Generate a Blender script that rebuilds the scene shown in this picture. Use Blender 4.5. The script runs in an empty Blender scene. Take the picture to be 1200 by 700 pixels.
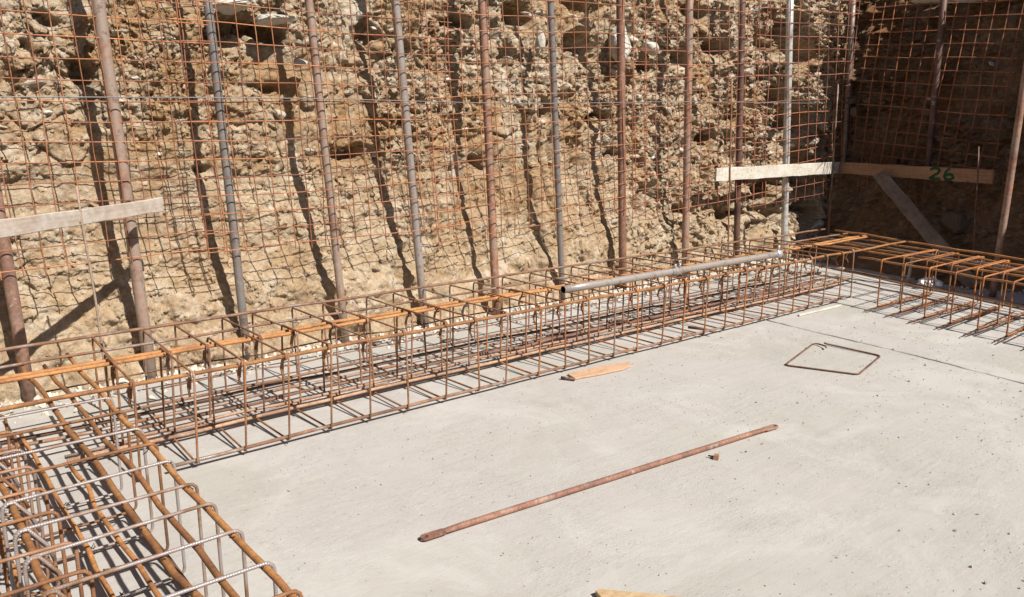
import bpy, bmesh, math, random
import numpy as np
from mathutils import Vector, Matrix, Euler

random.seed(7)
R = math.radians
scene = bpy.context.scene
COL = scene.collection

# ------------------------------------------------------------------ camera
CAM_H = 1.6
AZ, PITCH = R(50.6), math.atan(200.0 / 928.0)
cam = bpy.data.cameras.new('camera')
cam.sensor_width = 36.0
cam.lens = 928.0 / 1200.0 * 36.0
cam.clip_start = 0.05
cam.clip_end = 500
camo = bpy.data.objects.new('camera', cam)
COL.objects.link(camo)
f2 = Vector((math.cos(AZ), math.sin(AZ), 0))
rt = Vector((math.sin(AZ), -math.cos(AZ), 0))
fw = f2 * math.cos(PITCH) + Vector((0, 0, -math.sin(PITCH)))
up = f2 * math.sin(PITCH) + Vector((0, 0, math.cos(PITCH)))
camo.matrix_world = Matrix(((rt.x, up.x, -fw.x, 0), (rt.y, up.y, -fw.y, 0), (rt.z, up.z, -fw.z, CAM_H), (0, 0, 0, 1)))
scene.camera = camo

# ------------------------------------------------------------------ light
TO_SUN = Vector((0.12, -1.0, 1.06)).normalized()
SUN_EL = math.asin(TO_SUN.z)
SUN_ROT = math.atan2(TO_SUN.x, TO_SUN.y)
world = bpy.data.worlds.new('World')
scene.world = world
world.use_nodes = True
wn, wl = world.node_tree.nodes, world.node_tree.links
bg = wn['Background']
sky = wn.new('ShaderNodeTexSky')
sky.sky_type = 'NISHITA'
sky.sun_disc = False
sky.sun_elevation = SUN_EL
sky.sun_rotation = SUN_ROT
wl.new(sky.outputs[0], bg.inputs[0])
bg.inputs[1].default_value = 0.05
sun = bpy.data.lights.new('sun', 'SUN')
sun.energy = 5.0
sun.angle = R(0.53)
sun.color = (1.0, 0.95, 0.87)
suno = bpy.data.objects.new('sun', sun)
suno.rotation_euler = TO_SUN.to_track_quat('Z', 'Y').to_euler()
suno.location = (0, -5, 12)
COL.objects.link(suno)
scene.view_settings.view_transform = 'Standard'
scene.view_settings.look = 'None'
scene.view_settings.exposure = 0.62
scene.view_settings.gamma = 1.0
scene.cycles.max_bounces = 6
scene.cycles.diffuse_bounces = 3

# ------------------------------------------------------------------ helpers
def link(o, parent=None):
    COL.objects.link(o)
    if parent is not None:
        o.parent = parent
    return o

def tag(o, label=None, cat=None, group=None, kind=None):
    if label: o['label'] = label
    if cat: o['category'] = cat
    if group: o['group'] = group
    if kind: o['kind'] = kind
    return o

def thing(name, label, cat, loc=(0, 0, 0), group=None):
    o = bpy.data.objects.new(name, None)
    o.empty_display_size = 0.1
    o.location = loc
    link(o)
    return tag(o, label, cat, group)

def mesh(name, verts, faces, mat=None, smooth=False, uvs=None):
    me = bpy.data.meshes.new(name)
    me.from_pydata([tuple(v) for v in verts], [], faces)
    if uvs is not None:
        ul = me.uv_layers.new(name='UVMap')
        ul.data.foreach_set('uv', np.asarray(uvs, dtype=np.float32).ravel())
    if mat: me.materials.append(mat)
    if smooth: me.polygons.foreach_set('use_smooth', [True] * len(me.polygons))
    me.update()
    return me

def obj(name, me, parent=None, loc=(0, 0, 0), rot=(0, 0, 0), scl=(1, 1, 1)):
    o = bpy.data.objects.new(name, me)
    o.location = loc; o.rotation_euler = rot; o.scale = scl
    return link(o, parent)

class MB:
    def __init__(s): s.v, s.f, s.uv = [], [], []
    def tube(s, pts, r, n=6, caps=True):
        pts = [Vector(p) for p in pts]
        b = len(s.v)
        t0 = (pts[1] - pts[0]).normalized()
        a = Vector((0, 0, 1)) if abs(t0.z) < 0.9 else Vector((1, 0, 0))
        nx = t0.cross(a).normalized()
        L = 0.0; lens = []
        for i, p in enumerate(pts):
            if i == 0: t = (pts[1] - pts[0])
            elif i == len(pts) - 1: t = (pts[-1] - pts[-2])
            else: t = (pts[i + 1] - pts[i]).normalized() + (pts[i] - pts[i - 1]).normalized()
            t.normalize()
            nx = (nx - t * nx.dot(t)).normalized()
            ny = t.cross(nx)
            if i: L += (pts[i] - pts[i - 1]).length
            lens.append(L)
            rr = r[i] if isinstance(r, (list, tuple)) else r
            for k in range(n):
                q = 2 * math.pi * k / n
                s.v.append(p + nx * (rr * math.cos(q)) + ny * (rr * math.sin(q)))
        for i in range(len(pts) - 1):
            for k in range(n):
                k2 = (k + 1) % n
                s.f.append((b + i * n + k, b + i * n + k2, b + (i + 1) * n + k2, b + (i + 1) * n + k))
                s.uv += [(lens[i], k / n), (lens[i], (k + 1) / n), (lens[i + 1], (k + 1) / n), (lens[i + 1], k / n)]
        if caps:
            s.f.append(tuple(b + k for k in range(n))[::-1]); s.uv += [(0, 0)] * n
            e = b + (len(pts) - 1) * n
            s.f.append(tuple(e + k for k in range(n))); s.uv += [(L, 0)] * n
        return s
    def pipe(s, p0, p1, r, wall=0.003, n=14, seg=8, wob=0.0):
        # hollow pipe with open ends
        p0, p1 = Vector(p0), Vector(p1)
        pts = [p0.lerp(p1, i / seg) + Vector((random.uniform(-wob, wob), random.uniform(-wob, wob), 0)) * (0 < i < seg) for i in range(seg + 1)]
        b = len(s.v)
        s.tube(pts, r, n, caps=False)
        c = len(s.v)
        s.tube([p0, p1], r - wall, n, caps=False)
        e0 = b; e1 = b + seg * n
        for k in range(n):
            k2 = (k + 1) % n
            s.f.append((e0 + k2, e0 + k, c + k, c + k2)); s.uv += [(0, 0)] * 4
            s.f.append((e1 + k, e1 + k2, c + n + k2, c + n + k)); s.uv += [(0, 0)] * 4
        return s
    def hull_box(s, p8):
        b = len(s.v); s.v += [Vector(p) for p in p8]
        for q in ((0, 3, 2, 1), (4, 5, 6, 7), (0, 1, 5, 4), (1, 2, 6, 5), (2, 3, 7, 6), (3, 0, 4, 7)):
            s.f.append(tuple(b + i for i in q)); s.uv += [(0, 0), (1, 0), (1, 1), (0, 1)]
        return s
    def me(s, name, mat, smooth=True):
        return mesh(name, s.v, s.f, mat, smooth, s.uv)
    def build(s, name, mat, parent=None, smooth=True, loc=(0, 0, 0)):
        return obj(name, s.me(name, mat, smooth), parent, loc)

def wobble(p0, p1, n, amp, sag=0.0):
    p0, p1 = Vector(p0), Vector(p1)
    L = (p1 - p0).length
    ph = [random.uniform(0, 6.28) for _ in range(4)]
    out = []
    for i in range(n + 1):
        t = i / n
        e = math.sin(math.pi * t)
        w1 = amp * e * (math.sin(2.1 * t * 3.14 + ph[0]) + .5 * math.sin(5.3 * t * 3.14 + ph[1]))
        w2 = amp * e * (math.sin(2.7 * t * 3.14 + ph[2]) + .5 * math.sin(4.9 * t * 3.14 + ph[3]))
        p = p0.lerp(p1, t)
        d = (p1 - p0).normalized()
        a = d.cross(Vector((0, 0, 1)))
        if a.length < .2: a = d.cross(Vector((0, 1, 0)))
        a.normalize(); b = d.cross(a)
        out.append(p + a * w1 + b * w2 - Vector((0, 0, sag * e)))
    return out

# ------------------------------------------------------------------ materials
def new_mat(name):
    m = bpy.data.materials.new(name); m.use_nodes = True
    nt = m.node_tree
    return m, nt, nt.nodes['Principled BSDF']

def N(nt, typ, **kw):
    n = nt.nodes.new(typ)
    for k, v in kw.items():
        if k in ('noise', ): continue
        setattr(n, k, v)
    return n

def noise(nt, vec, scale, detail=4, rough=.6, dist=0.0):
    n = nt.nodes.new('ShaderNodeTexNoise')
    n.inputs['Scale'].default_value = scale
    n.inputs['Detail'].default_value = detail
    n.inputs['Roughness'].default_value = rough
    n.inputs['Distortion'].default_value = dist
    if vec is not None: nt.links.new(vec, n.inputs['Vector'])
    return n

def ramp(nt, fac, stops):
    r = nt.nodes.new('ShaderNodeValToRGB')
    el = r.color_ramp.elements
    while len(el) < len(stops): el.new(0.5)
    for e, (p, c) in zip(el, stops):
        e.position = p; e.color = (*c, 1) if len(c) == 3 else c
    nt.links.new(fac, r.inputs[0])
    return r

def mix(nt, fac, a, b, mode='MIX'):
    m = nt.nodes.new('ShaderNodeMix'); m.data_type = 'RGBA'; m.blend_type = mode
    for sock, v in ((0, fac), (6, a), (7, b)):
        if hasattr(v, 'is_output'): nt.links.new(v, m.inputs[sock])
        elif sock == 0: m.inputs[0].default_value = v
        else: m.inputs[sock].default_value = (*v, 1)
    return m.outputs[2]

def bump(nt, bsdf, height, strength, dist=0.01, prev=None):
    b = nt.nodes.new('ShaderNodeBump')
    b.inputs['Strength'].default_value = strength
    b.inputs['Distance'].default_value = dist
    nt.links.new(height, b.inputs['Height'])
    if prev is not None: nt.links.new(prev.outputs[0], b.inputs['Normal'])
    nt.links.new(b.outputs[0], bsdf.inputs['Normal'])
    return b

def world_pos(nt):
    return nt.nodes.new('ShaderNodeNewGeometry').outputs['Position']

K_BAR = .88
def rust_mat(name, bright, mid, dark, steel=None, steel_amt=0.0, metal=0.0, ribs=0.0, scale=9.0, rough=.75, splash=0.0):
    bright, mid, dark = [tuple(k * K_BAR for k in c) for c in (bright, mid, dark)]
    if steel: steel = tuple(k * K_BAR for k in steel)
    m, nt, b = new_mat(name)
    pos = world_pos(nt)
    oi = nt.nodes.new('ShaderNodeObjectInfo')
    n1 = noise(nt, pos, scale, 5, .65)
    n2 = noise(nt, pos, scale * 9, 4, .6)
    c = ramp(nt, n1.outputs[0], [(.3, dark), (.5, mid), (.68, bright)]).outputs[0]
    c2 = ramp(nt, n2.outputs[0], [(.3, (.55, .55, .55)), (.7, (1.3, 1.3, 1.3))]).outputs[0]
    c = mix(nt, .7, c, c2, 'MULTIPLY')
    rr = ramp(nt, oi.outputs['Random'], [(0, (.62, .58, .58)), (.5, (1, 1, 1)), (1, (1.25, 1.2, 1.1))]).outputs[0]
    c = mix(nt, .8, c, rr, 'MULTIPLY')
    b.inputs['Roughness'].default_value = rough
    if steel:
        n3 = noise(nt, pos, 5.0, 4, .7)
        ad = nt.nodes.new('ShaderNodeMath'); ad.operation = 'ADD'
        nt.links.new(n3.outputs[0], ad.inputs[0])
        mu = nt.nodes.new('ShaderNodeMath'); mu.operation = 'MULTIPLY_ADD'
        nt.links.new(oi.outputs['Random'], mu.inputs[0]); mu.inputs[1].default_value = .45; mu.inputs[2].default_value = -.22 + steel_amt - .5
        nt.links.new(mu.outputs[0], ad.inputs[1])
        fr = ramp(nt, ad.outputs[0], [(.42, (0, 0, 0)), (.58, (1, 1, 1))]).outputs[0]
        c = mix(nt, fr, c, steel)
        sep = nt.nodes.new('ShaderNodeMath'); sep.operation = 'MULTIPLY'
        nt.links.new(fr, sep.inputs[0]); sep.inputs[1].default_value = metal
        nt.links.new(sep.outputs[0], b.inputs['Metallic'])
        rg = ramp(nt, fr, [(0, (rough,) * 3), (1, (.38,) * 3)]).outputs[0]
        nt.links.new(rg, b.inputs['Roughness'])
    if splash:
        ns = noise(nt, pos, 13, 5, .7, .5)
        c = mix(nt, ramp(nt, ns.outputs[0], [(.60, (0, 0, 0)), (.68, (splash,) * 3)]).outputs[0], c, (.36, .33, .29))
        nr = noise(nt, pos, 24, 4, .7, .4)
        c = mix(nt, ramp(nt, nr.outputs[0], [(.56, (0, 0, 0)), (.66, (.7, .7, .7))]).outputs[0], c, dark)
    nt.links.new(c, b.inputs['Base Color'])
    bp = bump(nt, b, n2.outputs[0], .35, .003)
    if ribs:
        uv = nt.nodes.new('ShaderNodeUVMap'); uv.uv_map = 'UVMap'
        w = nt.nodes.new('ShaderNodeTexWave'); w.wave_type = 'BANDS'; w.bands_direction = 'X'
        mp = nt.nodes.new('ShaderNodeMapping')
        mp.inputs['Scale'].default_value = (1, .004, 1)
        nt.links.new(uv.outputs[0], mp.inputs[0])
        w.inputs['Scale'].default_value = 35.0 / ribs
        nt.links.new(mp.outputs[0], w.inputs['Vector'])
        bump(nt, b, w.outputs['Fac'], .45, .0014, bp)
    return m

M = {}
M['rail'] = rust_mat('rust_orange_bar', (.50, .25, .09), (.40, .18, .062), (.24, .105, .045), ribs=1.0, scale=6)
M['rail_dusty'] = rust_mat('dusty_bar', (.46, .29, .19), (.38, .23, .15), (.24, .14, .095), ribs=1.0, scale=6)
M['rail_brown'] = rust_mat('rust_brown_bar', (.30, .155, .085), (.21, .105, .06), (.11, .06, .04), (.30, .25, .22), .33, .3, ribs=1.0, scale=6)
M['stirrup'] = rust_mat('rust_stirrup', (.40, .19, .078), (.29, .13, .055), (.14, .066, .033), (.30, .22, .18), .30, .3, ribs=0.8, scale=5)
M['stirrup_steel'] = rust_mat('bright_stirrup', (.40, .22, .11), (.30, .17, .09), (.18, .11, .07), (.36, .315, .31), .60, .3, ribs=0.8, scale=5)
M['stirrup_orange'] = rust_mat('orange_stirrup', (.50, .20, .05), (.38, .14, .04), (.18, .065, .03), ribs=.8, scale=6)
M['mesh_wire'] = rust_mat('rust_mesh_wire', (.50, .215, .095), (.38, .148, .070), (.22, .088, .052), scale=3)
M['mesh_wire_red'] = rust_mat('rust_red_mesh_wire', (.46, .185, .10), (.35, .13, .08), (.21, .085, .058), scale=3)
M['pole_brown'] = rust_mat('brown_pipe', (.35, .20, .14), (.26, .145, .105), (.16, .09, .07), (.35, .265, .215), .42, .12, scale=4, rough=.68, splash=.75)
M['pole_red'] = rust_mat('red_brown_pipe', (.25, .135, .09), (.185, .095, .068), (.10, .052, .04), (.24, .18, .155), .3, .15, scale=4, rough=.62, splash=.75)
M['pole_grey'] = rust_mat('grey_pipe', (.23, .16, .125), (.19, .14, .115), (.12, .085, .07), (.235, .215, .205), .52, .2, scale=4, rough=.6, splash=.75)
M['pipe_warm'] = rust_mat('warm_grey_pipe', (.30, .22, .17), (.25, .19, .155), (.17, .13, .105), (.34, .30, .275), .52, .15, scale=7, rough=.6, splash=.75)
M['pole_rust'] = rust_mat('rust_brown_pipe', (.40, .22, .14), (.31, .16, .105), (.19, .095, .07), (.36, .27, .22), .35, .15, scale=4, rough=.65, splash=.75)
M['pole_zinc'] = rust_mat('zinc_pipe', (.42, .36, .30), (.40, .36, .32), (.30, .25, .2), (.62, .61, .58), .72, .25, scale=5, rough=.55, splash=.75)
M['brace'] = rust_mat('red_oxide_brace', (.33, .175, .125), (.26, .125, .088), (.15, .08, .06), (.38, .29, .23), .30, .1, scale=9, rough=.75, splash=.6)
M['tie_bar'] = rust_mat('dark_bar', (.22, .11, .07), (.14, .075, .05), (.07, .04, .03), scale=8)
M['tie'] = rust_mat('tie_wire', (.10, .06, .045), (.06, .04, .03), (.03, .02, .018), scale=20)
M['galv'] = rust_mat('galvanised_fitting', (.5, .47, .42), (.45, .42, .38), (.3, .27, .24), (.62, .64, .66), .62, .6, scale=20, rough=.5)

def wood_mat(name, a, b_, axis='X', grain=1.0, weather=None):
    a, b_ = [tuple(k * .72 for k in c) for c in (a, b_)]
    if weather: weather = tuple(k * .72 for k in weather)
    m, nt, b = new_mat(name)
    tc = nt.nodes.new('ShaderNodeTexCoord')
    mp = nt.nodes.new('ShaderNodeMapping')
    s = [70, 70, 70]; s['XYZ'.index(axis)] = 2.6
    mp.inputs['Scale'].default_value = s
    nt.links.new(tc.outputs['Object'], mp.inputs[0])
    n1 = noise(nt, mp.outputs[0], 1.0, 6, .6, .6)
    n2 = noise(nt, tc.outputs['Object'], 7, 5, .65)
    c = ramp(nt, n1.outputs[0], [(.32, b_), (.62, a)]).outputs[0]
    vk = nt.nodes.new('ShaderNodeTexVoronoi'); vk.inputs['Scale'].default_value = 4.2
    nt.links.new(tc.outputs['Object'], vk.inputs['Vector'])
    c = mix(nt, ramp(nt, vk.outputs['Distance'], [(.05, (.8, .8, .8)), (.13, (0, 0, 0))]).outputs[0], c, tuple(k * .45 for k in b_))
    if weather:
        f = ramp(nt, n2.outputs[0], [(.42, (0, 0, 0)), (.62, (1, 1, 1))]).outputs[0]
        c = mix(nt, f, c, weather)
    nd = noise(nt, tc.outputs['Object'], 26, 5, .7, .5)
    c = mix(nt, .8, c, ramp(nt, nd.outputs[0], [(.3, (.68, .66, .63)), (.55, (1, 1, 1)), (.75, (1.1, 1.1, 1.1))]).outputs[0], 'MULTIPLY')
    nt.links.new(c, b.inputs['Base Color'])
    b.inputs['Roughness'].default_value = .85
    bp = bump(nt, b, n1.outputs[0], .4 * grain, .003)
    return m
M['wood_grey'] = wood_mat('weathered_wood', (.60, .50, .415), (.44, .345, .275), weather=(.64, .57, .50))
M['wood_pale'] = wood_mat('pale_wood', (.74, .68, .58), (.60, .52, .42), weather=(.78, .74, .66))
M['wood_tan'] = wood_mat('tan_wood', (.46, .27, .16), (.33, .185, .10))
M['wood_old'] = wood_mat('old_grey_wood', (.27, .195, .135), (.165, .115, .08), weather=(.31, .24, .18))
M['wood_lath'] = wood_mat('lath_wood', (.46, .36, .28), (.34, .25, .19))
M['wood_fresh'] = wood_mat('fresh_wood', (.72, .46, .30), (.60, .36, .22))
M['wood_yellow'] = wood_mat('yellow_wood', (.66, .48, .28), (.52, .35, .19))

def concrete_mat():
    m, nt, b = new_mat('blinding_concrete')
    pos = world_pos(nt)
    def mapped(rot, sc):
        mp = nt.nodes.new('ShaderNodeMapping'); mp.inputs['Rotation'].default_value = (0, 0, rot); mp.inputs['Scale'].default_value = sc
        nt.links.new(pos, mp.inputs[0]); return mp.outputs[0]
    n1 = noise(nt, pos, .8, 7, .6, .5)
    n2 = noise(nt, pos, 5, 6, .62, .3)
    scuff = noise(nt, mapped(.5, (34, 70, 34)), 1.0, 5, .75, 1.2)
    trowel = noise(nt, mapped(.2, (2.2, 26, 5)), 1.0, 5, .62, .6)
    n4 = noise(nt, pos, 150, 4, .65)
    c = ramp(nt, n1.outputs[0], [(.3, (.350, .337, .306)), (.44, (.383, .366, .339)), (.56, (.396, .374, .358)), (.64, (.388, .371, .351)), (.75, (.372, .371, .347))]).outputs[0]
    c = mix(nt, 1.0, c, ramp(nt, n2.outputs[0], [(.3, (.955, .95, .94)), (.55, (1, 1, 1)), (.75, (1.025, 1.02, 1.025))]).outputs[0], 'MULTIPLY')
    c = mix(nt, .6, c, ramp(nt, trowel.outputs[0], [(.3, (.93, .92, .905)), (.5, (1, 1, 1)), (.7, (1.05, 1.05, 1.05))]).outputs[0], 'MULTIPLY')
    patch = ramp(nt, noise(nt, pos, 1.7, 5, .66, .5).outputs[0], [(.40, (.22, .22, .22)), (.56, (1, 1, 1))]).outputs[0]
    sc_ = ramp(nt, scuff.outputs[0], [(.28, (.34, .32, .31)), (.41, (1, 1, 1)), (.57, (1, 1, 1)), (.68, (1.25, 1.25, 1.25))]).outputs[0]
    c = mix(nt, patch, c, mix(nt, 1.0, c, sc_, 'MULTIPLY'))
    c = mix(nt, .7, c, ramp(nt, n4.outputs[0], [(.3, (.87, .86, .85)), (.7, (1.08, 1.08, 1.08))]).outputs[0], 'MULTIPLY')
    v = nt.nodes.new('ShaderNodeTexVoronoi'); v.inputs['Scale'].default_value = 21
    nt.links.new(pos, v.inputs['Vector'])
    sp = ramp(nt, v.outputs['Distance'], [(.07, (.40, .37, .33)), (.13, (1, 1, 1))]).outputs[0]
    pick = ramp(nt, noise(nt, pos, 7, 2, .5).outputs[0], [(.57, (0, 0, 0)), (.63, (1, 1, 1))]).outputs[0]
    c = mix(nt, .8, c, mix(nt, pick, (1, 1, 1), sp), 'MULTIPLY')
    eff = ramp(nt, noise(nt, pos, 4.1, 5, .7, 1.2).outputs[0], [(.66, (0, 0, 0)), (.74, (.45, .45, .45))]).outputs[0]
    c = mix(nt, eff, c, (.395, .41, .385))
    dust = ramp(nt, noise(nt, pos, 1.3, 6, .7, 1.0).outputs[0], [(.50, (0, 0, 0)), (.64, (.8, .8, .8))]).outputs[0]
    c = mix(nt, dust, c, (.435, .418, .392))
    # faint rust wash and greenish efflorescence
    rw = ramp(nt, noise(nt, pos, 2.9, 6, .7, .9).outputs[0], [(.62, (0, 0, 0)), (.78, (.30, .30, .30))]).outputs[0]
    c = mix(nt, rw, c, (.40, .33, .27))
    nt.links.new(c, b.inputs['Base Color'])
    b.inputs['Roughness'].default_value = .93
    b.inputs['Specular IOR Level'].default_value = .2
    b1 = bump(nt, b, n2.outputs[0], .10, .02)
    b2 = bump(nt, b, trowel.outputs[0], .16, .008, b1)
    hm = nt.nodes.new('ShaderNodeMath'); hm.operation = 'MULTIPLY'
    nt.links.new(scuff.outputs[0], hm.inputs[0]); nt.links.new(patch, hm.inputs[1])
    b3 = bump(nt, b, hm.outputs[0], .5, .007, b2)
    bump(nt, b, n4.outputs[0], .22, .003, b3)
    return m
M['concrete'] = concrete_mat()

def earth_mat():
    m, nt, b = new_mat('excavated_earth')
    pos = world_pos(nt)
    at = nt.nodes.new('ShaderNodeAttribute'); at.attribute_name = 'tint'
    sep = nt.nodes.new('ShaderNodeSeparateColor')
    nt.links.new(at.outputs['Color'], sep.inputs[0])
    n1 = noise(nt, pos, 2.2, 6, .6, .5)
    n2 = noise(nt, pos, 16, 6, .68)
    n3 = noise(nt, pos, 90, 5, .7)
    soil = ramp(nt, n1.outputs[0], [(.28, (.27, .178, .102)), (.45, (.36, .262, .165)), (.6, (.43, .338, .232)), (.75, (.33, .218, .125))]).outputs[0]
    stone = ramp(nt, sep.outputs[1], [(0, (.29, .205, .127)), (.3, (.41, .32, .222)), (.55, (.37, .30, .225)), (.8, (.48, .405, .315)), (1, (.54, .485, .41))]).outputs[0]
    c = mix(nt, sep.outputs[0], soil, stone)
    chalk = ramp(nt, noise(nt, pos, 3.4, 7, .72, .8).outputs[0], [(.52, (0, 0, 0)), (.66, (.75, .75, .75))]).outputs[0]
    c = mix(nt, chalk, c, (.53, .475, .40))
    iron = ramp(nt, noise(nt, pos, 1.7, 5, .65, .6).outputs[0], [(.47, (0, 0, 0)), (.62, (.85, .85, .85))]).outputs[0]
    zf = nt.nodes.new('ShaderNodeSeparateXYZ'); nt.links.new(pos, zf.inputs[0])
    lv = nt.nodes.new('ShaderNodeMapRange'); lv.inputs[1].default_value = .3; lv.inputs[2].default_value = 1.5; lv.inputs[3].default_value = .35; lv.inputs[4].default_value = 1.0
    nt.links.new(zf.outputs[2], lv.inputs[0])
    iv = nt.nodes.new('ShaderNodeMath'); iv.operation = 'MULTIPLY'; nt.links.new(iron, iv.inputs[0]); nt.links.new(lv.outputs[0], iv.inputs[1])
    iron = iv.outputs[0]
    c = mix(nt, iron, c, (.315, .19, .09))
    shade_c = mix(nt, 1.0, c, (.50, .42, .36), 'MULTIPLY')  # shade put into the soil colour, mainly on the right-hand face
    c = mix(nt, sep.outputs[2], c, shade_c)
    c2 = ramp(nt, n2.outputs[0], [(.28, (.66, .60, .53)), (.5, (1, 1, 1)), (.72, (1.16, 1.16, 1.16))]).outputs[0]
    c = mix(nt, .9, c, c2, 'MULTIPLY')
    c3 = ramp(nt, n3.outputs[0], [(.3, (.78, .75, .7)), (.7, (1.12, 1.12, 1.12))]).outputs[0]
    c = mix(nt, .8, c, c3, 'MULTIPLY')
    nt.links.new(c, b.inputs['Base Color'])
    b.inputs['Roughness'].default_value = .95
    b.inputs['Specular IOR Level'].default_value = .15
    b1 = bump(nt, b, n2.outputs[0], .8, .03)
    bump(nt, b, n3.outputs[0], .8, .010, b1)
    return m
M['earth'] = earth_mat()

def stone_mat(name, cols):
    m, nt, b = new_mat(name)
    pos = world_pos(nt)
    oi = nt.nodes.new('ShaderNodeObjectInfo')
    c = ramp(nt, oi.outputs['Random'], cols).outputs[0]
    n2 = noise(nt, pos, 22, 6, .68)
    n3 = noise(nt, pos, 110, 4, .7)
    c = mix(nt, .85, c, ramp(nt, n2.outputs[0], [(.28, (.66, .61, .54)), (.55, (1, 1, 1)), (.75, (1.12, 1.12, 1.12))]).outputs[0], 'MULTIPLY')
    c = mix(nt, .6, c, ramp(nt, n3.outputs[0], [(.3, (.8, .78, .74)), (.7, (1.1, 1.1, 1.1))]).outputs[0], 'MULTIPLY')
    nt.links.new(c, b.inputs['Base Color'])
    b.inputs['Roughness'].default_value = .9
    b.inputs['Specular IOR Level'].default_value = .2
    b1 = bump(nt, b, n2.outputs[0], .6, .02)
    bump(nt, b, n3.outputs[0], .4, .006, b1)
    return m
M['stone'] = stone_mat('earth_stone', [(0, (.29, .205, .125)), (.3, (.42, .32, .215)), (.55, (.38, .32, .26)), (.75, (.50, .43, .345)), (.9, (.58, .53, .46)), (1, (.62, .585, .53))])
M['stone_shade_dirt'] = stone_mat('shade_dirt_stone', [(0, (.11, .075, .05)), (.5, (.16, .12, .085)), (1, (.22, .17, .13))])  # shade put into the right face's stones; also the tone of dirt specks
M['stone_pale'] = stone_mat('pale_stone', [(0, (.50, .47, .41)), (1, (.55, .53, .48))])
M['rubble'] = stone_mat('rubble_stone', [(0, (.30, .27, .22)), (.5, (.39, .365, .325)), (1, (.44, .42, .385))])

def plain(name, col, rough=.7, metal=0):
    m, nt, b = new_mat(name)
    pos = world_pos(nt)
    n = noise(nt, pos, 25, 4, .6)
    c = mix(nt, .5, col, ramp(nt, n.outputs[0], [(.3, (.75,) * 3), (.7, (1.15,) * 3)]).outputs[0], 'MULTIPLY')
    nt.links.new(c, b.inputs['Base Color'])
    b.inputs['Roughness'].default_value = rough; b.inputs['Metallic'].default_value = metal
    return m
M['green'] = plain('green_crayon', (.006, .062, .018), .8)
M['white'] = plain('white_plastic', (.80, .80, .80), .9)
M['subbase'] = plain('sub_base', (.16, .13, .10), .95)
M['cable'] = plain('grey_wire', (.20, .195, .195), .6, .2)

# ------------------------------------------------------------------ noise in numpy
def hsh(i, j, s):
    x = np.sin(i * 127.1 + j * 311.7 + s * 74.7) * 43758.5453
    return x - np.floor(x)
def vnoise(x, y, s):
    i, j = np.floor(x), np.floor(y); fx, fy = x - i, y - j
    fx = fx * fx * (3 - 2 * fx); fy = fy * fy * (3 - 2 * fy)
    a, b = hsh(i, j, s), hsh(i + 1, j, s); c, d = hsh(i, j + 1, s), hsh(i + 1, j + 1, s)
    return (a * (1 - fx) + b * fx) * (1 - fy) + (c * (1 - fx) + d * fx) * fy
def fbm(x, y, s, o=4, g=.5):
    t, a, n = 0, 1, 0
    for k in range(o):
        t = t + a * (vnoise(x * 2 ** k + 13.7 * k, y * 2 ** k + 7.3 * k, s + k) - .5); n += a; a *= g
    return t / n * 2
def blocks(x, y, s):
    """cell noise: (F1, F2, three random numbers of the cell, offset to its centre)"""
    i0, j0 = np.floor(x), np.floor(y)
    F1 = np.full(x.shape, 9.0); F2 = F1.copy()
    ci = np.zeros_like(x); cj = np.zeros_like(x); ox = np.zeros_like(x); oy = np.zeros_like(x)
    for a in (-1, 0, 1):
        for b in (-1, 0, 1):
            i, j = i0 + a, j0 + b
            px = i + .1 + .8 * hsh(i, j, s); py = j + .1 + .8 * hsh(i, j, s + 5.1)
            dx, dy = x - px, y - py
            d = np.sqrt(dx * dx + dy * dy)
            n = d < F1
            F2 = np.where(n, F1, np.minimum(F2, d)); F1 = np.where(n, d, F1)
            ci = np.where(n, i, ci); cj = np.where(n, j, cj); ox = np.where(n, dx, ox); oy = np.where(n, dy, oy)
    return F1, F2, hsh(ci, cj, s + 11), hsh(ci, cj, s + 23), hsh(ci, cj, s + 37), ox, oy

# ------------------------------------------------------------------ the excavation face
H_TOP = 3.35
D2 = Vector((-.287, -.958, 0)).normalized()          # direction of the right-hand face, towards the camera side
COR = Vector((10.1, 5.66, 0))
us = np.concatenate([np.arange(-1.6, .1, .06), np.arange(.1, 3.0, .0085), np.arange(3.0, 6.5, .011), np.arange(6.5, 10.1, .0135), np.arange(10.1, 13.4, .017), np.arange(13.4, 19.5, .08)])
vs = np.concatenate([np.arange(-.12, 3.15, .0105), np.arange(3.15, H_TOP + .001, .02)])
U, V = np.meshgrid(us, vs, indexing='ij')
UC = 10.1 + 0.0                                       # u of the corner (u = x along the back face)
back = U < UC
# base line with a rounded corner
rad = .45
tt = np.clip((U - (UC - rad)) / (2 * rad), 0, 1)
px = np.where(U <= UC - rad, U, 0.0); py_ = np.where(U <= UC - rad, COR.y, 0.0)
A_ = np.array([COR.x - rad, COR.y]); C_ = np.array([COR.x + D2.x * rad, COR.y + D2.y * rad])
bx = (1 - tt) ** 2 * A_[0] + 2 * tt * (1 - tt) * COR.x + tt ** 2 * C_[0]
by = (1 - tt) ** 2 * A_[1] + 2 * tt * (1 - tt) * COR.y + tt ** 2 * C_[1]
far = U >= UC + rad
px = np.where(U > UC - rad, np.where(far, COR.x + D2.x * (U - UC), bx), px)
py_ = np.where(U > UC - rad, np.where(far, COR.y + D2.y * (U - UC), by), py_)
ang = np.where(U <= UC - rad, 0, np.where(far, 1, tt))
n1 = np.array([0, -1.0]); n2 = np.array([D2.y, -D2.x])
nx = n1[0] * (1 - ang) + n2[0] * ang; ny = n1[1] * (1 - ang) + n2[1] * ang
nl = np.sqrt(nx * nx + ny * ny); nx /= nl; ny /= nl

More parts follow.
